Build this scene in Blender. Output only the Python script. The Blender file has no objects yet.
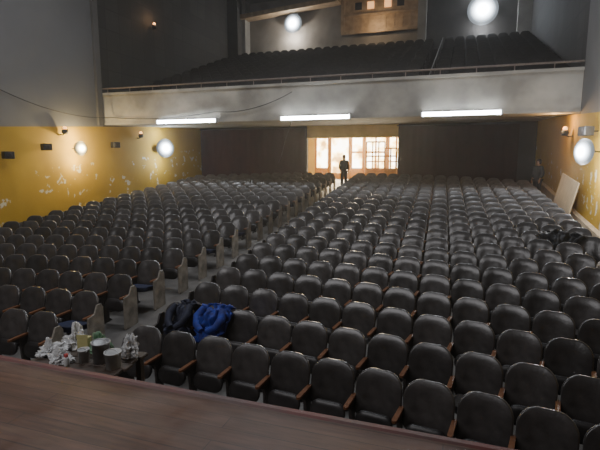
import bpy, math, random
from mathutils import Vector, Matrix, noise
random.seed(4)
S=bpy.context.scene
COL=S.collection

# ---------------------------------------------------------------- camera
H=3.2
a=math.radians(18.66); p=math.radians(8.29); FPX=460.0
Fv=Vector((-math.sin(a)*math.cos(p), math.cos(a)*math.cos(p), -math.sin(p)))
Rv=Vector((math.cos(a), math.sin(a),0))
Uv=Rv.cross(Fv)
cam=bpy.data.cameras.new('camera'); camo=bpy.data.objects.new('camera',cam); COL.objects.link(camo)
M=Matrix.Identity(4)
for i in range(3):
    M[i][0]=Rv[i]; M[i][1]=Uv[i]; M[i][2]=-Fv[i]
M[0][3],M[1][3],M[2][3]=0,0,H
camo.matrix_world=M
cam.sensor_width=36; cam.lens=FPX/600*36; cam.clip_end=200
S.camera=camo
def project(x,y,z):
    d=Vector((x,y,z-H)); q=d.dot(Fv)
    if q<0.1: return None
    return (300+FPX*d.dot(Rv)/q, 225-FPX*d.dot(Uv)/q, q)

# ---------------------------------------------------------------- materials
def newmat(name):
    m=bpy.data.materials.new(name); m.use_nodes=True
    nt=m.node_tree; b=nt.nodes['Principled BSDF']
    return m,nt,b
def mat(name,c1,c2=None,scale=4.0,rough=0.6,metal=0.0,bump=0.0,detail=4,rnd=0.0,emit=None,estr=0,lo=0.35,hi=0.65,coat=0,bscale=None,sheen=0):
    m,nt,b=newmat(name); N=nt.nodes; L=nt.links
    b.inputs['Roughness'].default_value=rough; b.inputs['Metallic'].default_value=metal
    b.inputs['Coat Weight'].default_value=coat; b.inputs['Coat Roughness'].default_value=.2
    b.inputs['Sheen Weight'].default_value=sheen
    b.inputs['Base Color'].default_value=(*c1,1)
    tc=N.new('ShaderNodeTexCoord')
    if c2:
        n=N.new('ShaderNodeTexNoise'); n.inputs['Scale'].default_value=scale; n.inputs['Detail'].default_value=detail
        L.new(tc.outputs['Object'],n.inputs['Vector'])
        r=N.new('ShaderNodeValToRGB'); r.color_ramp.elements[0].position=lo; r.color_ramp.elements[1].position=hi
        r.color_ramp.elements[0].color=(*c1,1); r.color_ramp.elements[1].color=(*c2,1)
        L.new(n.outputs['Fac'],r.inputs['Fac'])
        out=r.outputs['Color']
        if rnd>0:
            oi=N.new('ShaderNodeObjectInfo'); mr=N.new('ShaderNodeMapRange')
            mr.inputs['To Min'].default_value=1-rnd; mr.inputs['To Max'].default_value=1+rnd
            L.new(oi.outputs['Random'],mr.inputs['Value'])
            hs=N.new('ShaderNodeHueSaturation'); L.new(mr.outputs['Result'],hs.inputs['Value']); L.new(out,hs.inputs['Color'])
            out=hs.outputs['Color']
        L.new(out,b.inputs['Base Color'])
    if bump>0:
        n2=N.new('ShaderNodeTexNoise'); n2.inputs['Scale'].default_value=bscale or scale*3; n2.inputs['Detail'].default_value=5
        L.new(tc.outputs['Object'],n2.inputs['Vector'])
        bp=N.new('ShaderNodeBump'); bp.inputs['Strength'].default_value=bump; bp.inputs['Distance'].default_value=0.02
        L.new(n2.outputs['Fac'],bp.inputs['Height']); L.new(bp.outputs['Normal'],b.inputs['Normal'])
    if emit:
        b.inputs['Emission Color'].default_value=(*emit,1); b.inputs['Emission Strength'].default_value=estr
    return m

m_vinyl=mat('dark_vinyl',(0.034,0.030,0.029),(0.066,0.059,0.057),scale=6,rough=0.28,bump=0.15,rnd=0.35,coat=.5,sheen=.1,detail=6)
m_pan=mat('seat_shell_vinyl',(0.020,0.018,0.018),(0.036,0.032,0.032),scale=5,rough=0.36,bump=0.1,rnd=0.3)
m_bluepan=mat('blue_seat_cloth',(0.010,0.014,0.04),(0.018,0.025,0.07),scale=8,rough=0.7,bump=0.1)
m_arm=mat('armrest_wood',(0.13,0.05,0.022),(0.21,0.09,0.04),scale=14,rough=0.35)
m_table=mat('table_wood',(0.05,0.035,0.027),(0.085,0.06,0.045),scale=8,rough=0.6)
m_leg=mat('seat_frame_metal',(0.03,0.026,0.026),(0.06,0.048,0.044),scale=9,rough=0.5,metal=0.3)
m_end=mat('end_panel_wood',(0.20,0.18,0.15),(0.42,0.37,0.31),scale=5,rough=0.5)
m_end2=mat('end_panel_dark_wood',(0.08,0.07,0.06),(0.17,0.145,0.12),scale=5,rough=0.5)
m_floor=mat('aisle_floor',(0.09,0.082,0.076),(0.19,0.175,0.16),scale=1.3,rough=0.5,bump=0.1)
m_fascia=mat('fascia_plaster',(0.24,0.225,0.20),(0.45,0.42,0.37),scale=0.9,rough=0.8,bump=0.15,detail=10)
m_soffit=mat('soffit_plaster',(0.22,0.20,0.15),(0.3,0.27,0.2),scale=0.8,rough=0.85)
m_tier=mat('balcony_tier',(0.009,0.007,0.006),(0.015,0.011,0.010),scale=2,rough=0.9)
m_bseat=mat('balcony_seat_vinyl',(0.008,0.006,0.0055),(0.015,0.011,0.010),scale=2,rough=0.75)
m_rail=mat('rail_paint',(0.16,0.12,0.10),(0.22,0.17,0.14),scale=5,rough=0.5)
m_back=mat('upper_back_plaster',(0.17,0.15,0.13),(0.27,0.24,0.205),scale=0.7,rough=0.85,detail=7)
m_darkwall=mat('dark_plaster',(0.030,0.026,0.024),(0.052,0.046,0.042),scale=0.8,rough=0.9)
m_ceil=mat('ceiling_plaster',(0.10,0.095,0.09),(0.14,0.13,0.12),scale=0.5,rough=0.9)
m_curtain=mat('dark_curtain',(0.020,0.0035,0.004),(0.030,0.006,0.006),scale=2,rough=0.95)
m_orange=mat('orange_wood',(0.42,0.18,0.035),(0.54,0.27,0.06),scale=7,rough=0.5)
m_booth=mat('booth_timber',(0.32,0.22,0.13),(0.46,0.33,0.20),scale=3,rough=0.6)
m_yel2=mat('foyer_yellow',(0.55,0.38,0.07),(0.66,0.48,0.12),scale=1.5,rough=0.8)
m_black=mat('black_plastic',(0.012,0.012,0.013),(0.02,0.02,0.022),scale=6,rough=0.5)
m_white=mat('white_paint',(0.45,0.45,0.45),(0.58,0.58,0.56),scale=3,rough=0.6)
m_pil=mat('pilaster_plaster',(0.24,0.23,0.21),(0.34,0.325,0.30),scale=1,rough=0.8)
m_dim=mat('weathered_metal',(0.10,0.10,0.10),(0.16,0.16,0.155),scale=5,rough=0.6)
m_cream=mat('cream_board',(0.46,0.36,0.24),(0.56,0.45,0.31),scale=3,rough=0.6)
m_nosing=mat('stage_nosing',(0.15,0.045,0.04),(0.10,0.055,0.05),scale=3,rough=0.5)
m_blue=mat('blue_cloth',(0.010,0.020,0.15),(0.016,0.042,0.33),scale=9,rough=0.75,bump=0.3)
m_navy=mat('navy_cloth',(0.008,0.010,0.028),(0.015,0.019,0.045),scale=9,rough=0.7,bump=0.3)
m_blk=mat('black_cloth',(0.006,0.006,0.008),(0.015,0.015,0.018),scale=9,rough=0.5,bump=0.3)
m_bag=mat('white_plastic_film',(0.50,0.50,0.50),(0.68,0.68,0.68),scale=8,rough=0.3,bump=0.4)
m_green=mat('green_plastic_film',(0.10,0.22,0.12),(0.30,0.42,0.30),scale=8,rough=0.35,bump=0.4)
m_yel=mat('yellow_carton',(0.42,0.38,0.16),(0.52,0.48,0.22),scale=6,rough=0.6)
m_steel=mat('tin_metal',(0.35,0.35,0.36),(0.5,0.5,0.5),scale=12,rough=0.4,metal=0.5)
m_red=mat('red_plastic',(0.4,0.03,0.03),(0.5,0.05,0.05),scale=5,rough=0.5)
m_tube=mat('fluorescent_glow',(0.9,0.95,1),emit=(0.88,0.95,1.0),estr=30)
m_amber=mat('amber_glow',(1,0.5,0.2),emit=(1,0.45,0.15),estr=4)
m_port=mat('dim_amber_glow',(1,0.5,0.2),emit=(1,0.5,0.2),estr=1.3)
m_skin=mat('skin',(0.30,0.17,0.11),(0.34,0.20,0.13),scale=8,rough=0.55)
m_hair=mat('dark_hair',(0.012,0.009,0.008),(0.02,0.016,0.014),scale=20,rough=0.5)
m_jacket=mat('dark_jacket_cloth',(0.010,0.011,0.014),(0.02,0.021,0.026),scale=8,rough=0.8)
m_jacket2=mat('striped_grey_cloth',(0.02,0.025,0.035),(0.05,0.055,0.065),scale=8,rough=0.8)
m_trous=mat('dark_trouser_cloth',(0.014,0.014,0.018),(0.025,0.025,0.03),scale=8,rough=0.8)

def lens_mat(name,col,peak):
    # lamp glare painted into the lens glow: hot centre, much dimmer rim
    m,nt,b=newmat(name); N=nt.nodes; L=nt.links
    tc=N.new('ShaderNodeTexCoord'); mp=N.new('ShaderNodeMapping'); mp.inputs['Location'].default_value=(-.5,0,-.5); mp.inputs['Scale'].default_value=(1,0,1)
    L.new(tc.outputs['Generated'],mp.inputs['Vector'])
    vl=N.new('ShaderNodeVectorMath'); vl.operation='LENGTH'; L.new(mp.outputs['Vector'],vl.inputs[0])
    mr=N.new('ShaderNodeMapRange'); mr.inputs['From Min'].default_value=0.10; mr.inputs['From Max'].default_value=.5; mr.inputs['To Min'].default_value=1; mr.inputs['To Max'].default_value=0
    L.new(vl.outputs['Value'],mr.inputs['Value'])
    pw=N.new('ShaderNodeMath'); pw.operation='POWER'; pw.inputs[1].default_value=3.2; L.new(mr.outputs['Result'],pw.inputs[0])
    ml=N.new('ShaderNodeMath'); ml.operation='MULTIPLY_ADD'; ml.inputs[1].default_value=peak; ml.inputs[2].default_value=.3; L.new(pw.outputs[0],ml.inputs[0])
    L.new(ml.outputs[0],b.inputs['Emission Strength']); b.inputs['Emission Color'].default_value=(*col,1)
    b.inputs['Base Color'].default_value=(.02,.02,.02,1); b.inputs['Roughness'].default_value=.9; b.inputs['Specular IOR Level'].default_value=.1
    return m
m_flood=lens_mat('flood_glow',(0.80,0.90,1.0),45)
m_floodw=lens_mat('warm_flood_glow',(1,0.78,0.40),45)

def pane_mat():  # daylight outside is put in as patchy pane emission
    m,nt,b=newmat('daylit_glass'); N=nt.nodes; L=nt.links
    tc=N.new('ShaderNodeTexCoord'); n=N.new('ShaderNodeTexNoise'); n.inputs['Scale'].default_value=1.4; n.inputs['Detail'].default_value=4
    L.new(tc.outputs['Object'],n.inputs['Vector'])
    r=N.new('ShaderNodeValToRGB'); e=r.color_ramp.elements
    e[0].position=.38; e[0].color=(.25,.12,.03,1); e[1].position=.56; e[1].color=(1,.95,.80,1)
    k=e.new(.46); k.color=(.9,.62,.24,1)
    L.new(n.outputs['Fac'],r.inputs['Fac']); L.new(r.outputs['Color'],b.inputs['Emission Color'])
    b.inputs['Emission Strength'].default_value=11; b.inputs['Base Color'].default_value=(.6,.6,.55,1)
    return m
m_pane=pane_mat()

def wood_stage():
    m,nt,b=newmat('stage_planks'); N=nt.nodes; L=nt.links
    tc=N.new('ShaderNodeTexCoord')
    br=N.new('ShaderNodeTexBrick'); br.inputs['Scale'].default_value=1
    br.inputs['Brick Width'].default_value=2.6; br.inputs['Row Height'].default_value=0.13
    br.inputs['Mortar Size'].default_value=0.003; br.inputs['Bias'].default_value=0
    br.inputs['Color1'].default_value=(0.088,0.041,0.024,1); br.inputs['Color2'].default_value=(0.115,0.056,0.034,1)
    br.inputs['Mortar'].default_value=(0.035,0.018,0.012,1)
    L.new(tc.outputs['Object'],br.inputs['Vector'])
    mp=N.new('ShaderNodeMapping'); mp.inputs['Scale'].default_value=(1.2,14,1)
    L.new(tc.outputs['Object'],mp.inputs['Vector'])
    n=N.new('ShaderNodeTexNoise'); n.inputs['Scale'].default_value=3; n.inputs['Detail'].default_value=7
    L.new(mp.outputs['Vector'],n.inputs['Vector'])
    n3=N.new('ShaderNodeTexNoise'); n3.inputs['Scale'].default_value=2.2; n3.inputs['Detail'].default_value=8; n3.inputs['Distortion'].default_value=.6
    L.new(tc.outputs['Object'],n3.inputs['Vector'])
    mx=N.new('ShaderNodeMix'); mx.data_type='RGBA'; mx.blend_type='OVERLAY'; mx.inputs[0].default_value=0.75
    L.new(br.outputs['Color'],mx.inputs[6]); L.new(n.outputs['Fac'],mx.inputs[7])
    sc=N.new('ShaderNodeMapRange'); sc.inputs['From Min'].default_value=.56; sc.inputs['From Max'].default_value=.72; sc.inputs['To Max'].default_value=.4
    L.new(n3.outputs['Fac'],sc.inputs['Value'])
    m2=N.new('ShaderNodeMix'); m2.data_type='RGBA'; L.new(sc.outputs['Result'],m2.inputs[0]); L.new(mx.outputs[2],m2.inputs[6]); m2.inputs[7].default_value=(.17,.115,.08,1)
    r=N.new('ShaderNodeMapRange'); r.inputs['From Min'].default_value=0.3; r.inputs['From Max'].default_value=0.7
    r.inputs['To Min'].default_value=0.28; r.inputs['To Max'].default_value=0.55
    L.new(n3.outputs['Fac'],r.inputs['Value']); L.new(r.outputs['Result'],b.inputs['Roughness'])
    L.new(m2.outputs[2],b.inputs['Base Color'])
    return m
m_stage=wood_stage()

def wall_paint():
    m,nt,b=newmat('two_tone_wall'); N=nt.nodes; L=nt.links
    def math_(op,x,y=None):
        n=N.new('ShaderNodeMath'); n.operation=op
        for i,q in enumerate((x,y)):
            if q is None: continue
            if isinstance(q,(int,float)): n.inputs[i].default_value=q
            else: L.new(q,n.inputs[i])
        return n.outputs[0]
    def mix(f,c1,c2):
        n=N.new('ShaderNodeMix'); n.data_type='RGBA'; L.new(f,n.inputs[0])
        for k,c in ((6,c1),(7,c2)):
            if isinstance(c,tuple): n.inputs[k].default_value=(*c,1)
            else: L.new(c,n.inputs[k])
        return n.outputs[2]
    tc=N.new('ShaderNodeTexCoord'); sp=N.new('ShaderNodeSeparateXYZ'); L.new(tc.outputs['Object'],sp.inputs[0])
    y=sp.outputs[1]; z=sp.outputs[2]
    def noi(s,d=5,dist=0):
        n=N.new('ShaderNodeTexNoise'); n.inputs['Scale'].default_value=s; n.inputs['Detail'].default_value=d; n.inputs['Distortion'].default_value=dist
        L.new(tc.outputs['Object'],n.inputs['Vector']); return n.outputs['Fac']
    h=math_('ADD',math_('MULTIPLY',math_('SUBTRACT',y,12.3),0.062),4.30)
    isy=math_('LESS_THAN',z,h)
    yel=mix(noi(0.8,6),(0.30,0.175,0.010),(0.48,0.30,0.020))
    pn=N.new('ShaderNodeMapRange'); pn.inputs['From Min'].default_value=.60; pn.inputs['From Max'].default_value=.64; L.new(noi(3.6,10,0.1),pn.inputs['Value'])
    low=math_('LESS_THAN',math_('SUBTRACT',z,math_('MULTIPLY',y,0.084)),1.6)
    hi2=math_('GREATER_THAN',noi(0.5,2),0.44)
    patch=math_('MULTIPLY',math_('MULTIPLY',pn.outputs[0],low),hi2)
    yel=mix(patch,yel,(0.52,0.49,0.40))
    grey=mix(noi(0.5,7),(0.125,0.122,0.125),(0.175,0.17,0.168))
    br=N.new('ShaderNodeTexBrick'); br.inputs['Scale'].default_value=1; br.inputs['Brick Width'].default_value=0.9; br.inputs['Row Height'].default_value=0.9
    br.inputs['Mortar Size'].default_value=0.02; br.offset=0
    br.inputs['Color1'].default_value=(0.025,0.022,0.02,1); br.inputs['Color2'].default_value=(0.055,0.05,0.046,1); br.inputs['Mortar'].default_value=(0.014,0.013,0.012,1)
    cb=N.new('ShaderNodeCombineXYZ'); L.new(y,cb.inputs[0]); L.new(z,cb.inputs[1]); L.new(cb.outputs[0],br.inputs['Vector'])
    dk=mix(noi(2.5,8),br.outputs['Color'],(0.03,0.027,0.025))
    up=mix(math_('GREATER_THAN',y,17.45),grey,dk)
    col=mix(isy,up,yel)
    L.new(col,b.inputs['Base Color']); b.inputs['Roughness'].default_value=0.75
    bp=N.new('ShaderNodeBump'); bp.inputs['Strength'].default_value=0.25; bp.inputs['Distance'].default_value=0.03
    L.new(noi(3,8),bp.inputs['Height']); L.new(bp.outputs['Normal'],b.inputs['Normal'])
    return m
m_wall=wall_paint()

# ---------------------------------------------------------------- mesh builder
class MB:
    def __init__(s): s.v=[];s.f=[];s.m=[];s.s=[]
    def add(s,vs,fs,mi=0,sm=False,mt=None):
        o=len(s.v)
        for q in vs:
            q=Vector(q)
            s.v.append(tuple(mt@q) if mt else tuple(q))
        for f in fs: s.f.append(tuple(i+o for i in f)); s.m.append(mi); s.s.append(sm)
    def box(s,x0,x1,y0,y1,z0,z1,mi=0,mt=None,ch=0.0):
        if ch<=0:
            vs=[(x0,y0,z0),(x1,y0,z0),(x1,y1,z0),(x0,y1,z0),(x0,y0,z1),(x1,y0,z1),(x1,y1,z1),(x0,y1,z1)]
            s.add(vs,[(3,2,1,0),(4,5,6,7),(0,1,5,4),(1,2,6,5),(2,3,7,6),(3,0,4,7)],mi,False,mt); return
        c=ch; xs=(x0,x1);ys=(y0,y1);zs=(z0,z1); pts=[]
        idx={}
        for i in(0,1):
            for j in(0,1):
                for k in(0,1):
                    sx=1-2*i; sy=1-2*j; sz=1-2*k
                    for t,(dx,dy,dz) in enumerate(((0,c,c),(c,0,c),(c,c,0))):
                        idx[i,j,k,t]=len(pts); pts.append((xs[i]+sx*dx,ys[j]+sy*dy,zs[k]+sz*dz))
        fs=[]
        for i in(0,1): fs.append([idx[i,0,0,0],idx[i,1,0,0],idx[i,1,1,0],idx[i,0,1,0]])
        for j in(0,1): fs.append([idx[0,j,0,1],idx[1,j,0,1],idx[1,j,1,1],idx[0,j,1,1]])
        for k in(0,1): fs.append([idx[0,0,k,2],idx[1,0,k,2],idx[1,1,k,2],idx[0,1,k,2]])
        for i in(0,1):
            for j in(0,1): fs.append([idx[i,j,0,0],idx[i,j,1,0],idx[i,j,1,1],idx[i,j,0,1]])
            for k in(0,1): fs.append([idx[i,0,k,0],idx[i,1,k,0],idx[i,1,k,2],idx[i,0,k,2]])
        for j in(0,1):
            for k in(0,1): fs.append([idx[0,j,k,1],idx[1,j,k,1],idx[1,j,k,2],idx[0,j,k,2]])
        for i in(0,1):
            for j in(0,1):
                for k in(0,1): fs.append([idx[i,j,k,0],idx[i,j,k,1],idx[i,j,k,2]])
        ctr=Vector(((x0+x1)/2,(y0+y1)/2,(z0+z1)/2)); out=[]
        for f in fs:
            P=[Vector(pts[q]) for q in f]; n=(P[1]-P[0]).cross(P[2]-P[0]); cc=sum(P,Vector())/len(P)
            out.append(f if n.dot(cc-ctr)>0 else f[::-1])
        s.add(pts,out,mi,False,mt)
    def tube(s,path,r,n=8,mi=0,mt=None,caps=True):
        P=[Vector(q) for q in path]; vs=[];fs=[]
        rs=r if isinstance(r,(list,tuple)) else [r]*len(P)
        for i,q in enumerate(P):
            t=(P[min(i+1,len(P)-1)]-P[max(i-1,0)]).normalized()
            u=t.cross(Vector((0,0,1)))
            if u.length<.05: u=t.cross(Vector((0,1,0)))
            u.normalize(); w=t.cross(u)
            for k in range(n):
                an=2*math.pi*k/n; vs.append(q+rs[i]*(math.cos(an)*u+math.sin(an)*w))
        for i in range(len(P)-1):
            for k in range(n):
                fs.append((i*n+k,(i+1)*n+k,(i+1)*n+(k+1)%n,i*n+(k+1)%n))
        s.add(vs,fs,mi,True,mt)
        if caps:
            s.add(vs[:n],[tuple(range(n))],mi,False,mt); s.add(vs[-n:],[tuple(reversed(range(n)))],mi,False,mt)
    def lathe(s,prof,n=20,mi=0,mt=None):
        vs=[];fs=[]
        for r,z in prof:
            for k in range(n):
                an=2*math.pi*k/n; vs.append((r*math.cos(an),r*math.sin(an),z))
        for i in range(len(prof)-1):
            for k in range(n): fs.append((i*n+k,i*n+(k+1)%n,(i+1)*n+(k+1)%n,(i+1)*n+k))
        s.add(vs,fs,mi,True,mt)
    def prism(s,poly,w,axis='x',mi=0,mt=None):
        n=len(poly); vs=[]
        for sgn in(-.5,.5):
            for q in poly:
                if axis=='x': vs.append((sgn*w,q[0],q[1]))
                elif axis=='y': vs.append((q[0],sgn*w,q[1]))
                else: vs.append((q[0],q[1],sgn*w))
        fs=[tuple(range(n))[::-1],tuple(range(n,2*n))]+[(i,(i+1)%n,n+(i+1)%n,n+i) for i in range(n)]
        s.add(vs,fs,mi,False,mt)
    def cushion(s,w,h,th,rt,rb,mi=0,mt=None,k=4,conc=0.03,taper=0.08,rings=5):
        out=[]
        def arc(cx,cz,r,a0):
            for i in range(k+1):
                an=math.radians(a0+90*i/k); out.append((cx+r*math.cos(an),cz+r*math.sin(an)))
        arc(w/2-rt,h-rt,rt,0); arc(-w/2+rt,h-rt,rt,90); arc(-w/2+rb,rb,rb,180); arc(w/2-rb,rb,rb,270)
        n=len(out); cz=h*.52
        lv=[(0.97,0.0),(1.0,-.35*th),(.98,-.8*th),(.93,-.99*th),(.5,-.9*th)] if rings==5 else [(1.0,0.0),(.985,-.7*th),(.9,-th)]
        vs=[];fs=[]
        for sc,yy in lv:
            for x,z in out:
                X=x*sc; Z=cz+(z-cz)*sc; X*=1-taper*(1-Z/h)
                top=-0.03*(1-(2*X/w)**2) if Z>h*.8 else 0
                vs.append((X,yy-conc*(2*X/w)**2+conc*.5,Z-top))
        vs.append((0,-.85*th+conc*.5,cz)); c=len(vs)-1
        for i in range(len(lv)-1):
            for j in range(n): fs.append((i*n+j,(i+1)*n+j,(i+1)*n+(j+1)%n,i*n+(j+1)%n))
        L=(len(lv)-1)*n
        for j in range(n): fs.append((L+j,c,L+(j+1)%n))
        s.add(vs,fs,mi,True,mt)
        s.add(vs[:n],[tuple(range(n))],mi,False,mt)
    def mesh(s,name,mats):
        me=bpy.data.meshes.new(name); me.from_pydata(s.v,[],s.f); me.update()
        for m in mats: me.materials.append(m)
        me.polygons.foreach_set('material_index',s.m); me.polygons.foreach_set('use_smooth',s.s)
        return me
    def obj(s,name,mats,**kw):
        if not isinstance(mats,(list,tuple)): mats=[mats]
        return mkobj(name,s.mesh(name,mats),**kw)
def mkobj(name,me,parent=None,label=None,category=None,kind=None,group=None,loc=None,rz=None):
    o=bpy.data.objects.new(name,me); COL.objects.link(o)
    if parent: o.parent=parent
    if label: o['label']=label
    if category: o['category']=category
    if kind: o['kind']=kind
    if group: o['group']=group
    if loc is not None: o.location=loc
    if rz is not None: o.rotation_euler=(0,0,rz)
    return o
def empty(name,loc=(0,0,0),rz=0,**kw):
    o=mkobj(name,None,loc=loc,rz=rz,**kw); o.empty_display_size=.1; return o
def T(x,y,z,rx=0,ry=0,rz=0):
    return Matrix.Translation((x,y,z))@Matrix.Rotation(rz,4,'Z')@Matrix.Rotation(ry,4,'Y')@Matrix.Rotation(rx,4,'X')

XL,XR=-15.4,3.75
YB=17.5; YW=26.0; YU=31.5; ZC=14.0
Z0=-.2; Y1=4.5
def fz(y):
    if y<Y1: return Z0
    return Z0+(min(y,YW)-Y1)*0.0915

# ---------------------------------------------------------------- shell
b=MB()
ys=[2.6,Y1]+[Y1+i*(YW-Y1)/21 for i in range(1,22)]+[34]
vs=[];fs=[]
for y in ys:
    vs+= [(XL-.2,y,fz(y)),(XR+.2,y,fz(y))]
for i in range(len(ys)-1): fs.append((2*i,2*i+1,2*i+3,2*i+2))
b.add(vs,fs); b.add([(x,y,z-.3) for x,y,z in vs],[f[::-1] for f in fs])
b.obj('floor',m_floor,kind='structure',label='worn grey raked auditorium floor')
b=MB(); b.box(XL-.3,XL,-3,YU+.3,-.5,ZC); b.obj('wall_left',m_wall,kind='structure',label='side wall, peeling yellow dado under grey plaster')
b=MB(); b.box(XR,XR+.3,-3,YU+.3,-.5,ZC); b.obj('wall_right',m_wall,kind='structure',label='side wall, yellow dado under grey plaster')
b=MB(); b.box(XL-.3,XR+.3,-3,YU+.3,ZC,ZC+.3); b.obj('ceiling',m_ceil,kind='structure',label='dim grey plaster auditorium ceiling')
DX0,DX1,DZ=-8.35,-3.1,4.35
b=MB(); zf=fz(YW)
b.box(XL,DX0,YW,YW+.25,zf-.2,5.6); b.box(DX1,XR,YW,YW+.25,zf-.2,5.6)
b.box(DX0,DX1,YW,YW+.25,DZ,5.6,1)
b.obj('wall_back',[m_darkwall,m_yel2],kind='structure',label='rear wall of the stalls with a wide doorway')
b=MB(); b.box(-10.3,-10.1,YW+.25,31.3,zf-.2,5.2); b.obj('wall_foyer_left',m_yel2,kind='structure',label='yellow foyer side wall')
b=MB(); b.box(-1.6,-1.4,YW+.25,31.3,zf-.2,5.2); b.obj('wall_foyer_right',m_yel2,kind='structure',label='yellow foyer side wall')
b=MB(); b.box(-10.3,-1.4,31.0,31.3,zf+2.95,5.2); b.box(-10.1,-9.4,31.0,31.3,zf-.1,zf+2.95); b.obj('wall_foyer_back',m_yel2,kind='structure',label='yellow wall over the glazed foyer doors')
xs=[-9.4,-8.3,-6.9,-5.9,-4.4,-3.2,-1.6]
for i in range(6):
    x0,x1=xs[i]+.02,xs[i+1]-.02
    d=empty('door_%d'%(i+1),(0,0,0),kind='structure',label='orange wooden foyer door with daylit frosted panes')
    b=MB(); z0=zf+.01; z1=zf+2.92; tt=.08 if i%2 else .14
    posts=[(x0,x0+tt),(x1-tt,x1)]
    if i in(3,4): posts.append(((x0+x1)/2-.05,(x0+x1)/2+.05))
    for (u0,u1) in posts: b.box(u0,u1,31.0,31.08,z0,z1)
    rails=[(z0,.4 if i%2 else .75),(z1-.16,.16)]
    if i in(2,3,5): rails.append((z0+1.75,.12))
    if i in(3,4): rails.append((z0+1.15,.08))
    for zz,hh in rails: b.box(x0+tt,x1-tt,31.0,31.08,zz,zz+hh)
    b.obj('door_frame',m_orange,parent=d)
    b=MB(); b.box(x0+.05,x1-.05,31.1,31.13,z0+.05,z1-.05); b.obj('glass_pane',m_pane,parent=d,label='daylit frosted glass')
def screen(x,y,rz,n,h=2.3):
    e=empty('folding_screen',(x,y,fz(y)),rz,label='orange timber lattice screen standing in the rear doorway',category='screen')
    b=MB()
    for i in range(n+1): b.box(i*.36-.035,i*.36+.035,-.03,.03,0,h)
    for z in(0.05,.75,1.5,h-.05): b.box(0,n*.36,-.02,.02,z,z+.08)
    b.box(0,n*.36,-.01,.01,.05,.75)
    b.obj('lattice',m_orange,parent=e); return e
screen(-5.2,28.0,0.15,3,2.4)
screen(-4.0,27.3,-.2,2,2.0)
# upper back wall
b=MB(); b.box(XL,XR,YU,YU+.3,8.5,ZC); b.obj('wall_upper_back',m_back,kind='structure',label='grey rear wall above the balcony')
b=MB(); b.box(-2.72,-2.2,YU-.5,YU,9.6,ZC); b.obj('trim_1',m_pil,kind='structure',label='pale pilaster on the balcony rear wall')
b=MB(); b.box(3.0,XR,YU-.5,YU,9.0,ZC); b.obj('trim_2',m_pil,kind='structure',label='pale corner pilaster beside the balcony')
b=MB(); b.prism([(XL,12.65),(XL,12.95),(-7.7,13.5),(-7.7,13.2)],.9,'y',0,T(0,YU-.6,0)); b.obj('trim_3',m_booth,kind='structure',label='warm timber beam above the balcony')
b=MB(); b.box(-2.2,3.0,YU-.12,YU,9.0,ZC); b.obj('trim_4',m_darkwall,kind='structure',label='dark recessed wall bay above the balcony')
b=MB(); b.box(XL,XL+.75,YU-1.5,YU,9.0,ZC); b.obj('trim_5',m_darkwall,kind='structure',label='dark pier beside the balcony')
b=MB(); b.box(XL+.75,XL+1.0,YU-.8,YU,9.0,ZC); b.obj('trim_7',m_pil,kind='structure',label='pale edge of the lit recess')
b=MB(); b.box(XL,XL+.12,YB-.4,YB-.1,4.65,ZC); b.obj('trim_6',m_ceil,kind='structure',label='narrow plaster pilaster on the side wall')
e=empty('projection_booth',(0,0,0),label='warm timber projection booth front with small square ports',category='projection booth')
YP=YU-.01; bx0,bx1=-7.55,-2.74
b=MB(); b.box(bx0,bx1,YP-.22,YP,11.3,13.95)
b.box(bx0-.1,bx1,YP-.34,YP-.2,11.25,11.42); b.box(bx0-.1,bx1,YP-.34,YP-.2,12.35,12.48); b.box(bx0-.12,bx0+.12,YP-.34,YP-.2,11.42,13.95)
for i in range(9): b.box(bx0+.15+i*.53,bx0+.2+i*.53,YP-.25,YP-.22,11.42,12.35)
for i in range(1,4): b.box(bx0+.12,bx1,YP-.24,YP-.22,11.42+i*.23,11.445+i*.23)
b.obj('booth_front',m_booth,parent=e)
for x in(-6.75,-5.95,-4.85,-4.05):
    b=MB(); b.box(x,x+.44,YP-.26,YP-.22,12.75,13.2,0,ch=.01); b.obj('port',m_port if x in(-5.95,-4.85) else m_black,parent=e)
# ---------------------------------------------------------------- balcony
bal=empty('balcony',(0,0,0),label='raked balcony with stained pale plaster parapet spanning the hall',category='balcony')
b=MB()
b.box(XL,XR,YB,YB+.2,4.69,6.05); b.box(XL,XR,YB-.07,YB+.24,6.0,6.1,0); b.box(XL,XR,YB-.04,YB,4.69,4.79)
b.obj('parapet',m_fascia,parent=bal)
b=MB()
b.prism([(YB+.2,4.69),(YU,5.25),(YU,5.45),(YB+.2,4.9)],XR-XL,'x',mt=T((XL+XR)/2,0,0)); b.obj('soffit',m_soffit,parent=bal)
NT=14; t0=YB+.9; dz=(9.8-5.25)/NT; dy=(YU-t0)/NT
b=MB()
for i in range(NT+1):
    y0=YB+.2 if i==0 else t0+(i-1)*dy
    b.box(XL,XR,y0,t0+i*dy,5.0 if i<2 else 5.25+(i-2)*dz,5.25+i*dz)
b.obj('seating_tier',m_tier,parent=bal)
b=MB()
b.tube([(XL,YB+.05,6.3),(XR,YB+.05,6.3)],.035)
x=XL+.3
while x<XR: b.tube([(x,YB+.05,6.08),(x,YB+.05,6.3)],.018,6); x+=1.2
b.obj('handrail',m_rail,parent=bal,label='thin brown handrail')
b=MB()
P=[(-1.15,t0+i*dy+.2,5.25+i*dz+1.0) for i in range(NT)]
b.tube(P,.025,6)
for q in P[::2]: b.tube([q,(q[0],q[1],q[2]-1.0)],.02,6)
b.obj('aisle_rail',m_leg,parent=bal)
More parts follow.
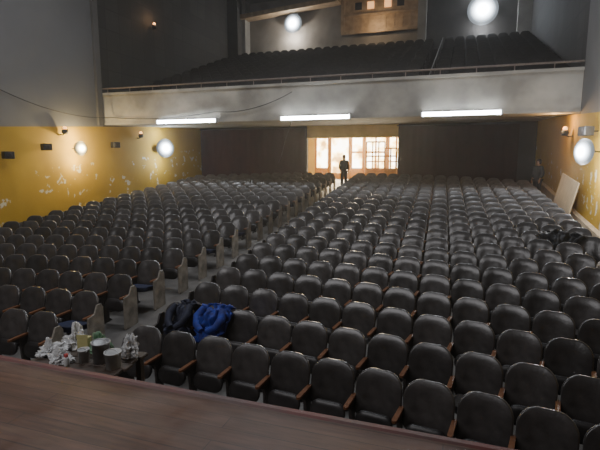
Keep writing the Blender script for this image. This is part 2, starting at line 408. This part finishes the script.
# ---------------------------------------------------------------- seats
MT_back=T(0,.07,.37,rx=math.radians(-13))
MT_up=T(0,-.06,.28,rx=math.radians(-12))
legp=[(-.10,0),(.16,0),(.16,.03),(.10,.07),(.075,.35),(.13,.60),(-.20,.60),(-.20,.57),(-.06,.50),(-.03,.08),(-.10,.03)]
def armpoly():
    o=[(.024,.10),(-.024,.10)]
    for i in range(7):
        an=math.pi+math.pi*i/6; o.append((.028*math.cos(an),-.22+.04*math.sin(an)))
    return o
def part_back(b,mi,hi=True): b.cushion(.558,.56,.042,.18,.10,mi,MT_back,6 if hi else 3,rings=5 if hi else 3,conc=.05,taper=.03)
def part_pan(b,mi,down,hi=True):
    if down: b.cushion(.47,.44,.09,.12,.05,mi,T(0,.0,.46,rx=math.radians(82)),4 if hi else 2,conc=.0,rings=5 if hi else 3)
    else: b.cushion(.46,.22,.05,.10,.11,mi,MT_up,4 if hi else 2,conc=.01,rings=5 if hi else 3)
def part_arm(b,mi,x): b.prism(armpoly(),.028,'z',mi,T(x,0,.605))
def part_leg(b,mi,x): b.prism(legp,.035,'x',mi,T(x,0,0))
def part_end(b,mi,x):
    b.prism([(-.20,0),(.17,0),(.17,.70),(.12,.77),(.03,.77),(-.04,.63),(-.20,.60)],.03,'x',mi,T(x,0,0))
def mk(fn,name,mats,*args):
    b=MB(); fn(b,0,*args); return b.mesh(name,[mats])
SP=.56
me_back=mk(part_back,'backrest',m_vinyl)
me_up=mk(part_pan,'seat_cushion',m_pan,False)
me_dn=mk(part_pan,'seat_cushion_down',m_vinyl,True)
me_dnb=mk(part_pan,'seat_cushion_blue',m_bluepan,True)
me_arm=mk(part_arm,'armrest',m_arm,SP/2)
me_leg=mk(part_leg,'leg',m_leg,SP/2)
me_endR=mk(part_end,'end_panel',m_end,SP/2+.035); me_endD=mk(part_end,'end_panel',m_end2,SP/2+.035); me_endL=mk(part_end,'end_panel',m_leg,-SP/2-.035)
def whole(down,end,hi):
    b=MB(); part_back(b,0,hi); part_pan(b,(5 if down==2 else 0) if down else 1,down,hi); part_arm(b,2,SP/2); part_leg(b,3,SP/2)
    if end: part_end(b,{1:4,2:6,-1:3}[end],(1 if end>0 else -1)*(SP/2+.035))
    return b
MATS=[m_vinyl,m_pan,m_arm,m_leg,m_end,m_bluepan,m_end2]
cache={}
def whole_me(down,end):
    k=(down,end)
    if k not in cache: cache[k]=whole(down,end,True).mesh('theater_seat',MATS)
    return cache[k]
seats=[]
for r in range(21):
    Y0=5.15+.905*r
    sh=-.03*(Y0-5)
    cc=.016+.0007*(Y0-5)
    nR=13 if r<9 else 14
    for side,n in((1,nR),(-1,13)):
        for i in range(n):
            x=(-4.38+sh+SP*(i+.5)) if side>0 else (-5.74-.014*(Y0-5)-SP*(i+.5))
            dx=x+4.95-sh
            y=Y0-cc*dx*dx+random.uniform(-.018,.018)
            if y<3.5: continue
            rz=math.atan(-2*cc*dx)+random.uniform(-.03,.03)
            end=0
            if i==0: end=(1 if r<8 else 2) if side<0 else -1
            if i==n-1: end=-1 if side<0 else 2
            down=1 if random.random()<.06 else 0
            if side<0 and i==0 and random.random()<.55: down=2
            if side<0 and r<6 and i==1 and random.random()<.3: down=2
            pr=project(x,y,fz(y)+.7)
            inf= pr is not None and -20<pr[0]<620 and pr[1]<475
            near= pr is not None and -170<pr[0]<760
            if not near: continue
            seats.append((pr[2],inf,x,y,rz,end,down,pr))
seats.sort(key=lambda q:(not q[1],q[0]))
stuff=MB(); wl={}
G='theater seats in the stalls'
for k,(dep,inf,x,y,rz,end,down,_) in enumerate(seats):
    lab='dark charcoal vinyl tip-up theater seat with brown wooden armrest'
    if down: lab='dark charcoal vinyl theater seat with its cushion folded down'
    if end: lab='dark vinyl theater seat at the row end with end panel'
    if down==2: lab='theater seat with blue cushion folded down beside the aisle'
    if k<120 and inf:
        e=empty('theater_seat',(x,y,fz(y)),rz,label=lab,category='theater seat',group=G)
        mkobj('backrest',me_back,parent=e); mkobj('seat_cushion',[me_up,me_dn,me_dnb][down],parent=e)
        mkobj('armrest',me_arm,parent=e,label='brown wooden armrest'); mkobj('leg',me_leg,parent=e)
        if end: mkobj('end_panel',{1:me_endR,2:me_endD,-1:me_endL}[end],parent=e,label='pale worn wooden end panel' if end==1 else 'dark end panel')
    elif k<300 and inf:
        mkobj('theater_seat',whole_me(down,end),loc=(x,y,fz(y)),rz=rz,label=lab,category='theater seat',group=G)
    else:
        kk=(down,end)
        if kk not in wl: wl[kk]=whole(down,end,False)
        w=wl[kk]; mt=T(x,y,fz(y),rz=rz); o=len(stuff.v)
        stuff.v+=[tuple(mt@Vector(q)) for q in w.v]; stuff.f+=[tuple(i+o for i in f) for f in w.f]; stuff.m+=w.m; stuff.s+=w.s
stuff.obj('theater_seat',MATS,kind='stuff',label='rows of dark vinyl theater seats further up the raked floor',category='theater seat',group=G)
bs=MB(); w=MB(); part_back(w,0,False); part_leg(w,0,SP/2); part_pan(w,0,False,False)
for i in range(1,NT):
    y=t0+(i-.5)*dy+.1; z=5.25+i*dz
    x=XL+.5
    while x<XR-.35:
        if not(-1.5<x<-.8):
            mt=T(x,y,z,0,0,random.uniform(-.06,.06)); o=len(bs.v)
            bs.v+=[tuple(mt@Vector(q)) for q in w.v]; bs.f+=[tuple(q+o for q in f) for f in w.f]; bs.m+=w.m; bs.s+=w.s
        x+=.59
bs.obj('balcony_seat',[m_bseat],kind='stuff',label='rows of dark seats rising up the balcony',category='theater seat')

# ---------------------------------------------------------------- stage
e=empty('stage',(0,0,0),label='worn brown plank stage with a dark red front edge',category='stage')
b=MB(); b.box(XL+.02,XR-.02,-3,2.62,1.42,1.55); b.obj('stage_floor',m_stage,parent=e)
b=MB(); b.box(XL+.02,XR-.02,2.62,2.68,1.36,1.562,ch=.012); b.obj('nosing',m_nosing,parent=e,label='dark red painted edge strip')
b=MB(); b.box(XL+.02,XR-.02,2.5,2.62,Z0+.005,1.42); b.obj('stage_front',m_darkwall,parent=e)
def curtain(x0,x1,y,z1):
    e=empty('curtain',(0,0,0),label='tall dark maroon curtain screening the rear of the stalls',category='curtain',group='dark rear curtains')
    n=int((x1-x0)/.06); vs=[];fs=[]
    zb=fz(y)+.02
    for i in range(n+1):
        x=x0+(x1-x0)*i/n; yy=y+.012*math.sin(x*6)+.006*math.sin(x*17)
        vs+=[(x,yy,zb),(x,yy,z1)]
    for i in range(n): fs.append((2*i,2*i+2,2*i+3,2*i+1))
    b=MB(); b.add(vs,fs,0,True); b.obj('drape',m_curtain,parent=e)
    b=MB(); b.tube([(x0-.1,y,z1+.03),(x1+.1,y,z1+.03)],.03); b.obj('curtain_rod',m_black,parent=e)
curtain(XL+.2,-8.4,25.75,4.9); curtain(-3.05,2.9,25.75,4.9)
# ---------------------------------------------------------------- lamps
def fluo(x,ln):
    e=empty('fluorescent_lamp',(x,YB-.175,4.74),label='long lit fluorescent strip lamp on the balcony parapet',category='fluorescent lamp',group='parapet strip lamps')
    b=MB(); b.box(-ln/2,ln/2,.03,.13,-.08,.08,ch=.01)
    for s_ in(-1,1): b.box(s_*ln/2-.03,s_*ln/2+.03,-.05,.13,-.085,.085,ch=.01)
    b.obj('housing',m_white,parent=e)
    b=MB(); b.tube([(-ln/2+.03,-.01,-.04),(ln/2-.03,-.01,-.04)],.032,10); b.obj('tube',m_tube,parent=e)
    b=MB(); b.tube([(-ln/2+.03,-.01,.04),(ln/2-.03,-.01,.04)],.032,10); b.obj('tube',m_tube,parent=e)
fluo(-10.95,2.9); fluo(-5.26,2.8); fluo(.05,2.65)
def light(kind,loc,power,color,size=.1,rot=None,sy=None):
    l=bpy.data.lights.new(kind.lower()+'_light',kind); l.energy=power; l.color=color
    if kind=='AREA':
        l.size=size
        if sy: l.shape='RECTANGLE'; l.size_y=sy
    else: l.shadow_soft_size=size
    o=bpy.data.objects.new(kind.lower()+'_light',l); COL.objects.link(o); o.location=loc
    if rot: o.rotation_euler=rot
    return o
def flood(loc,rz,mt_,label,sz=.3):
    e=empty('floodlight',loc,rz,label=label,category='floodlight')
    b=MB(); b.lathe([(sz*.2,-.16),(sz*.5,-.12),(sz*.85,.02),(0,.02)],24,0,T(0,0,0,rx=math.radians(90)))
    b.lathe([(0,-.17),(sz*.3,-.16)],12,0,T(0,0,0,rx=math.radians(90))); b.obj('housing',m_dim,parent=e)
    b=MB(); b.lathe([(sz*1.0,.035),(sz*.85,.08),(sz*.45,.13),(0,.15)],32,0,T(0,0,0,rx=math.radians(90))); b.obj('lens',mt_,parent=e,label='glowing round lens')
    b=MB(); b.tube([(-sz*.8,.02,0),(-sz*.8,.22,0),(sz*.8,.22,0),(sz*.8,.02,0)],.018,6); b.tube([(0,.22,0),(0,.34,0)],.03,8); b.obj('bracket',m_dim,parent=e)
    return e
def pair(x,y,z,power,color,d,r=.04):
    # point lights added above and below the lens make its wall pool
    light('POINT',(x,y,z+d),power/2,color,r); light('POINT',(x,y,z-d),power/2,color,r)
flood((XL+.42,15.57,3.60),math.radians(72),m_floodw,'glowing warm floodlight bracketed on the yellow side wall',.30)
pair(XL+.55,15.57,3.60,330,(1,.78,.38),.42)
flood((XL+.46,21.5,3.72),math.radians(58),m_flood,'glaring cold white floodlight on the yellow side wall',.50)
pair(XL+.70,21.4,3.72,230,(.85,.93,1),.66)
flood((XR-.46,14.5,3.37),math.radians(-60),m_flood,'glaring cold white floodlight on the yellow side wall',.36)
pair(XR-.58,14.45,3.37,240,(.95,.95,.95),.5)
flood((-11.0,YU-.4,12.25),0,m_flood,'glaring white floodlight on the balcony rear wall',.64)
pair(-11.0,YU-.62,12.25,380,(1,.95,.87),.85)
flood((1.05,YU-.5,11.95),0,m_flood,'large glaring white floodlight above the balcony',.88)
pair(1.05,YU-.72,11.95,260,(.86,.93,1),1.1)
def sconce(x,y,z,sgn,group='amber wall lights'):
    e=empty('wall_light',(x,y,z),0,label='small amber-glowing lamp bracketed on the wall',category='wall light',group=group)
    b=MB(); b.lathe([(.0,-.09),(.10,-.08),(.13,.0),(.10,.10),(.0,.11)],16,0,T(sgn*.25,0,0)); b.obj('lamp_shade',m_black,parent=e)
    b=MB(); b.lathe([(.0,-.0),(.06,.01),(.075,.06),(.05,.11),(.0,.13)],12,0,T(sgn*.25,0,.1)); b.obj('bulb',m_amber,parent=e)
    b=MB(); b.tube([(0,0,-.1),(sgn*.12,0,-.12),(sgn*.25,0,-.06)],.02,6); b.obj('bracket',m_black,parent=e)
sconce(XL,21.3,9.9,1); sconce(XR,18.3,4.05,-1); sconce(XL,19.8,4.3,1); sconce(XL,15.0,4.25,1)
light('POINT',(XR-.6,18.3,4.45),75,(1,.60,.25),.06)
light('POINT',(XL+.5,21.3,10.3),12,(1,.6,.3),.06)
light('POINT',(-5.2,YU-1.3,11.6),60,(1,.74,.45),.06)  # small warm light added to brighten the booth front
def speaker(x,y,z,sgn):
    e=empty('loudspeaker',(x,y,z),sgn*math.radians(70),label='small black loudspeaker angled on the side wall',category='loudspeaker',group='wall loudspeakers')
    b=MB(); b.box(-.17,.17,-.14,.14,-.13,.13,ch=.02); b.obj('cabinet',m_black,parent=e)
    b=MB(); b.lathe([(.10,0),(.09,.015),(.03,-.01),(0,.005)],16,0,T(0,-.142,0,rx=math.radians(90))); b.obj('cone',m_leg,parent=e)
    b=MB(); b.tube([(0,.14,0),(0,.35,.0)],.025,6); b.obj('bracket',m_black,parent=e)
speaker(XL+.34,13.95,3.62,1); speaker(XL+.34,12.3,3.3,1); speaker(XL+.34,17.8,3.8,1); speaker(XR-.34,15.1,3.95,-1)
def cable(pts,r=.015,n=24):
    P=[]
    for i in range(len(pts)-1):
        A,B,s_=Vector(pts[i][:3]),Vector(pts[i+1][:3]),pts[i][3]
        for k in range(n):
            t=k/n; q=A.lerp(B,t); q.z-=4*s_*t*(1-t); P.append(q)
    P.append(Vector(pts[-1][:3]))
    b=MB(); b.tube(P,r,6); b.obj('cable',m_black,label='thin black cable slung from the wall to the balcony',category='cable',group='hanging cables')
cable([(XL+.02,12.0,5.75,.35),(XL+.6,YB-.12,5.0,.15),(-9.6,YB-.1,5.1,.25),(-6.2,YB-.1,5.75,0)])
cable([(-6.2,YB-.06,4.75,.0),(-6.5,YB-.1,3.9,.1),(-7.6,YB+2,3.0,0)],.01)

# ---------------------------------------------------------------- things along the walls
b=MB()
b.prism([(8,fz(8)),(25.6,fz(25.6)),(25.6,fz(25.6)+.62),(8,fz(8)+.5)],.16,'x',0,T(XR-.08,0,0)); b.obj('baseboard_right',m_cream,kind='structure',label='cream ledge along the side wall')
b=MB(); b.prism([(8,fz(8)),(25.6,fz(25.6)),(25.6,fz(25.6)+.25),(8,fz(8)+.25)],.06,'x',0,T(XL+.03,0,0)); b.obj('baseboard_left',m_darkwall,kind='structure',label='dark skirting along the side wall')
yb=17.3
b=MB(); b.box(-.02,.02,-1.3,1.3,0,1.5,0,ch=.006)
o=b.obj('leaning_board',m_cream,label='large tan board leaning on the side wall',category='board'); o.location=(XR-.48,yb,fz(yb)+.12); o.rotation_euler=(.09,math.radians(11),0)

# ---------------------------------------------------------------- clutter before the stage
TZ=1.10; tx,ty=-3.54,3.68
e=empty('work_table',(tx,ty,Z0),.08,label='small rough wooden trestle table piled with clutter',category='table')
b=MB()
for i in range(4): b.box(-.62,.44+.03*(i%2),-.28+i*.14,-.15+i*.14,TZ-Z0-.035,TZ-Z0,ch=.006)
b.obj('table_top',m_table,parent=e)
for sx in(-1,1):
    for sy in(-1,1):
        b=MB(); b.box(sx*.48-.09-.03,sx*.48-.09+.03,sy*.22-.03,sy*.22+.03,0,TZ-Z0-.035); b.obj('leg',m_table,parent=e)
def crumple(name,loc,sc,mt_,label,cat,seed):
    import bmesh
    bm=bmesh.new(); bmesh.ops.create_icosphere(bm,subdivisions=5,radius=1)
    for v in bm.verts:
        q=v.co.copy()
        n1=noise.noise(q*1.3+Vector((seed,0,0))); n2=abs(noise.noise(q*2.6+Vector((0,seed,0)))); n3=abs(noise.noise(q*6+Vector((0,0,seed))))
        k=1+.45*n1-.75*n2-.28*n3
        if q.z>.35: s_=1-.75*(q.z-.35); v.co.x*=s_; v.co.y*=s_; k*=1+.5*(q.z-.35)*(1+2*n1)
        v.co=Vector((v.co.x*k*sc[0],v.co.y*k*sc[1],max(q.z*k,-.5)*sc[2]))
    zmin=min(v.co.z for v in bm.verts)
    for v in bm.verts: v.co.z-=zmin
    me=bpy.data.meshes.new(name); bm.to_mesh(me); bm.free(); me.materials.append(mt_)
    return mkobj(name,me,loc=loc,label=label,category=cat)
crumple('plastic_bag',(tx-.50,ty-.08,TZ),(.18,.13,.09),m_bag,'crumpled white plastic bag on the work table','bag',1.3)
crumple('plastic_bag',(tx-.28,ty-.18,TZ),(.14,.09,.08),m_bag,'small crumpled white plastic bag near the table edge','bag',5.7)
crumple('plastic_bag',(tx-.44,ty+.18,TZ),(.15,.10,.12),m_bag,'crumpled white plastic bag at the back of the table','bag',22.1)
crumple('plastic_bag',(tx-.04,ty+.15,TZ),(.13,.10,.14),m_green,'crumpled green plastic bag behind the paint cans','bag',9.4)
crumple('plastic_bag',(tx+.33,ty+.16,TZ),(.12,.10,.15),m_bag,'tall crumpled white plastic bag by a bucket','bag',14.6)
def bucket(loc,r,h,mt_,label):
    e=empty('bucket',loc,0,label=label,category='bucket')
    b=MB(); b.lathe([(0,0),(r*.88,0),(r,h),(r*1.07,h),(r*1.07,h-.02),(r*.97,h-.01),(r*.84,.02),(0,.02)],24); b.obj('bucket_body',mt_,parent=e)
    P=[(r*1.06*math.cos(t),.3*r*math.sin(t)-.02,h-.02+.5*r*math.sin(t)) for t in [math.pi*i/12 for i in range(13)]]
    b=MB(); b.tube(P,.005,6); b.obj('handle',m_steel,parent=e)
bucket((tx+.13,ty-.04,TZ),.09,.22,m_steel,'bare tin paint can with wire handle on the table')
bucket((tx+.34,ty-.11,TZ),.08,.17,m_white,'pale paint bucket with wire handle on the table')
bucket((tx-.04,ty-.10,TZ),.055,.14,m_white,'white paint can standing between the bags')
e=empty('carton',(tx-.22,ty+.10,TZ),.3,label='small pale yellow carton standing on the table',category='box')
b=MB(); b.box(-.06,.06,-.045,.045,0,.17,ch=.004); b.obj('box_body',m_yel,parent=e)
b=MB(); b.box(-.06,.06,-.047,-.04,.17,.21); b.obj('flap',m_yel,parent=e)
e=empty('flask',(tx-.13,ty-.24,TZ),0,label='small white flask with a red cap on the table',category='flask')
b=MB(); b.lathe([(0,0),(.025,0),(.028,.02),(.028,.08),(.018,.10),(.0,.10)],16); b.obj('flask_body',m_white,parent=e)
b=MB(); b.lathe([(.018,.097),(.02,.13),(0,.135)],16); b.obj('cap',m_red,parent=e)

# ---------------------------------------------------------------- garments draped over seats
def drape(name,x,y,w,mt_,label,cat,seed,rz=-.1,sleeves=True,fl=.42,zt=.95,off=0):
    z0=fz(y)
    e=empty(name,(x+off,y,z0),rz,label=label,category=cat)
    nx,ny=30,38; vs=[];fs=[]
    path=[(-.30,zt-fl-.08),(-.22,zt-fl+.04),(-.12,zt-.22),(-.03,zt-.02),(.10,zt+.045),(.24,zt+.02),(.29,zt-.12),(.31,zt-.34)]
    for j in range(ny+1):
        t=j/ny*(len(path)-1); i=min(int(t),len(path)-2); f=t-i
        py=path[i][0]*(1-f)+path[i+1][0]*f; pz=path[i][1]*(1-f)+path[i+1][1]*f
        for k in range(nx+1):
            u=(k/nx-.5)
            ww=w*(1+.5*noise.noise(Vector((seed,j*.15,0))))
            q=Vector((u*ww+.05*noise.noise(Vector((j*.2,seed,2))),py,pz))
            n1=noise.noise(Vector((u*6+seed,j*.12,1))); n2=noise.noise(Vector((u*14,j*.35,seed)))
            q.y-=.14*n1+.09*n2+.02*math.cos(u*6); q.z+=.10*n1+.06*n2-.08*abs(u)**2*2
            vs.append(q)
    for j in range(ny):
        for k in range(nx): fs.append((j*(nx+1)+k,j*(nx+1)+k+1,(j+1)*(nx+1)+k+1,(j+1)*(nx+1)+k))
    b=MB(); b.add(vs,fs,0,True); o=b.obj('cloth_body',mt_,parent=e)
    md=o.modifiers.new('solid','SOLIDIFY'); md.thickness=.02
    if sleeves:
        for s_ in(-1,1):
            b=MB(); P=[(s_*w*.36,-.02,zt+.02),(s_*w*.46,-.14,zt-.08),(s_*w*.36,-.24,zt-.18),(s_*w*.10,-.30,zt-.24)]
            b.tube(P,[.05,.065,.055,.045],12); b.obj('sleeve',mt_,parent=e)
    return e
def seat_at(px,py):
    return min((q for q in seats),key=lambda q:(q[7][0]-px)**2+(q[7][1]-py)**2)
s1=seat_at(214,322); drape('jacket',s1[2],s1[3],.46,m_blue,'bright blue padded jacket bunched over a seat back','jacket',3,s1[4],fl=.32,off=.14)
s2=seat_at(s1[7][0]-32,s1[7][1]-6); drape('coat',s2[2],s2[3],.34,m_navy,'dark navy coat hung over a seat back','coat',7,s2[4],fl=.25,off=.16)
s3=seat_at(560,238); drape('coat',s3[2],s3[3],.8,m_blk,'black coat thrown across the seat backs','coat',11,s3[4],sleeves=False)

# ---------------------------------------------------------------- people
def skinmesh(name,verts,edges,radii,root,mt_,parent,sub=2,**kw):
    me=bpy.data.meshes.new(name); me.from_pydata(verts,edges,[]); me.update()
    o=bpy.data.objects.new(name+'_tmp',me); COL.objects.link(o)
    o.modifiers.new('skin','SKIN')
    lay=me.skin_vertices[0].data
    for i,r in enumerate(radii):
        lay[i].radius=r if isinstance(r,tuple) else (r,r); lay[i].use_root=(i==root)
    ss=o.modifiers.new('sub','SUBSURF'); ss.levels=sub; ss.render_levels=sub
    dg=bpy.context.evaluated_depsgraph_get(); dg.update()
    nm=bpy.data.meshes.new_from_object(o.evaluated_get(dg)); nm.name=name
    nm.materials.clear(); nm.materials.append(mt_)
    for pl in nm.polygons: pl.use_smooth=True
    bpy.data.objects.remove(o)
    return mkobj(name,nm,parent=parent,**kw)
def person(loc,rz,mj,label):
    e=empty('person',loc,rz,label=label,category='person')
    V=[];E=[];R=[]
    def add(q,r,par=None):
        V.append(q);R.append(r)
        if par is not None: E.append((par,len(V)-1))
        return len(V)-1
    pel=add((0,0,.95),(.13,.10)); sp=add((0,0,1.13),(.12,.09),pel); ch=add((0,0,1.33),(.15,.10),sp)
    nk=add((0,.005,1.47),.055,ch); h0=add((0,-.015,1.56),(.072,.08),nk); h1=add((0,-.015,1.64),(.08,.096),h0); add((0,-.005,1.70),(.06,.07),h1)
    add((0,-.105,1.60),.016,h0)
    for s in(-1,1):
        sh=add((s*.165,0,1.405),.058,ch); el=add((s*.215,.03,1.14),.042,sh); wr=add((s*.20,-.09,.93),.028,el); hd=add((s*.195,-.11,.87),(.022,.034),wr)
        for k,(dy,ln) in enumerate(((-.033,.07),(-.012,.085),(.010,.08),(.030,.06))):
            f1=add((s*.195,-.113+dy,.82),.009,hd); add((s*.185,-.117+dy,.82-ln),.0075,f1)
        t1=add((s*.18,-.16,.855),.010,hd); add((s*.172,-.175,.81),.008,t1)
        hp=add((s*.09,0,.87),.088,pel); kn=add((s*.10,-.02,.49),.058,hp); an=add((s*.105,.02,.10),.04,kn); add((s*.115,-.13,.045),(.04,.03),an)
    skinmesh('body',V,E,R,0,m_skin,e,2)
    V.clear();E.clear();R.clear()
    c0=add((0,0,.80),(.195,.15)); c1=add((0,0,1.08),(.185,.145),c0); c2=add((0,0,1.32),(.205,.15),c1); c3=add((0,.01,1.47),.095,c2)
    for s in(-1,1):
        q=add((s*.17,0,1.40),.095,c2); q=add((s*.225,.03,1.14),.078,q); add((s*.205,-.08,.95),.058,q)
    skinmesh('jacket',V,E,R,0,mj,e,2,label='loose dark jacket')
    V.clear();E.clear();R.clear()
    c0=add((0,0,.93),(.15,.12))
    for s in(-1,1):
        q=add((s*.09,0,.85),.115,c0); q=add((s*.10,-.02,.49),.09,q); add((s*.107,.015,.09),.075,q)
    skinmesh('trousers',V,E,R,0,m_trous,e,2,label='dark trousers')
    for s in(-1,1):
        b=MB(); b.cushion(.10,.27,.09,.045,.045,0,T(s*.112,.10,.0,rx=math.radians(90)),4,conc=0,taper=0)
        b.obj('shoe',m_black,parent=e)
    b=MB(); b.lathe([(.0,.14),(.05,.13),(.09,.085),(.10,.02),(.092,-.05),(.07,-.08)],16,0,T(0,.018,1.63)); b.obj('hair',m_hair,parent=e)
    for s in(-1,1):
        b=MB(); b.lathe([(0,-.011),(.009,-.006),(.011,0),(.009,.006),(0,.011)],10,0,T(s*.03,-.1,1.635)); b.obj('eye',m_black,parent=e)
    b=MB(); b.box(-.025,.025,-.1,-.09,1.558,1.566); b.obj('mouth',m_red,parent=e)
    return e
person((-5.72,24.3,fz(24.3)),.5,m_jacket,'person in dark jacket and trousers standing in the aisle')
person((3.30,21.9,fz(21.9)),-.9,m_jacket2,'person in grey jacket standing between the seats and side wall')

# ---------------------------------------------------------------- light
W=bpy.data.worlds.new('world'); S.world=W; W.use_nodes=True
nt=W.node_tree
nt.nodes['Background'].inputs[0].default_value=(.72,.80,.95,1); nt.nodes['Background'].inputs[1].default_value=.3
vs_=nt.nodes.new('ShaderNodeVolumeScatter'); vs_.inputs['Density'].default_value=.0028; vs_.inputs['Anisotropy'].default_value=.7
nt.links.new(vs_.outputs[0],nt.nodes['World Output'].inputs['Volume'])
light('AREA',(-6,-2.5,7),320,(.96,.94,.96),8,rot=(math.radians(62),0,math.radians(5)),sy=3)  # unseen fill added over the stage for the hall's overall light
for (x,y) in((-11,10),(-6,13),(-1,11),(-5,7)):
    light('AREA',(x,y,13.5),260,(.88,.93,1),1.3)  # unseen ceiling lights added for crisp rims on the seat tops
light('POINT',(-6,28.8,4.3),500,(1,.74,.35),.3)  # added warm fill for the foyer glow, no visible fitting
light('AREA',(-5.7,30.8,zf+1.6),900,(1,.84,.58),5,rot=(math.radians(-90),0,0),sy=2.4)  # added so the doors' daylight spills down the aisle
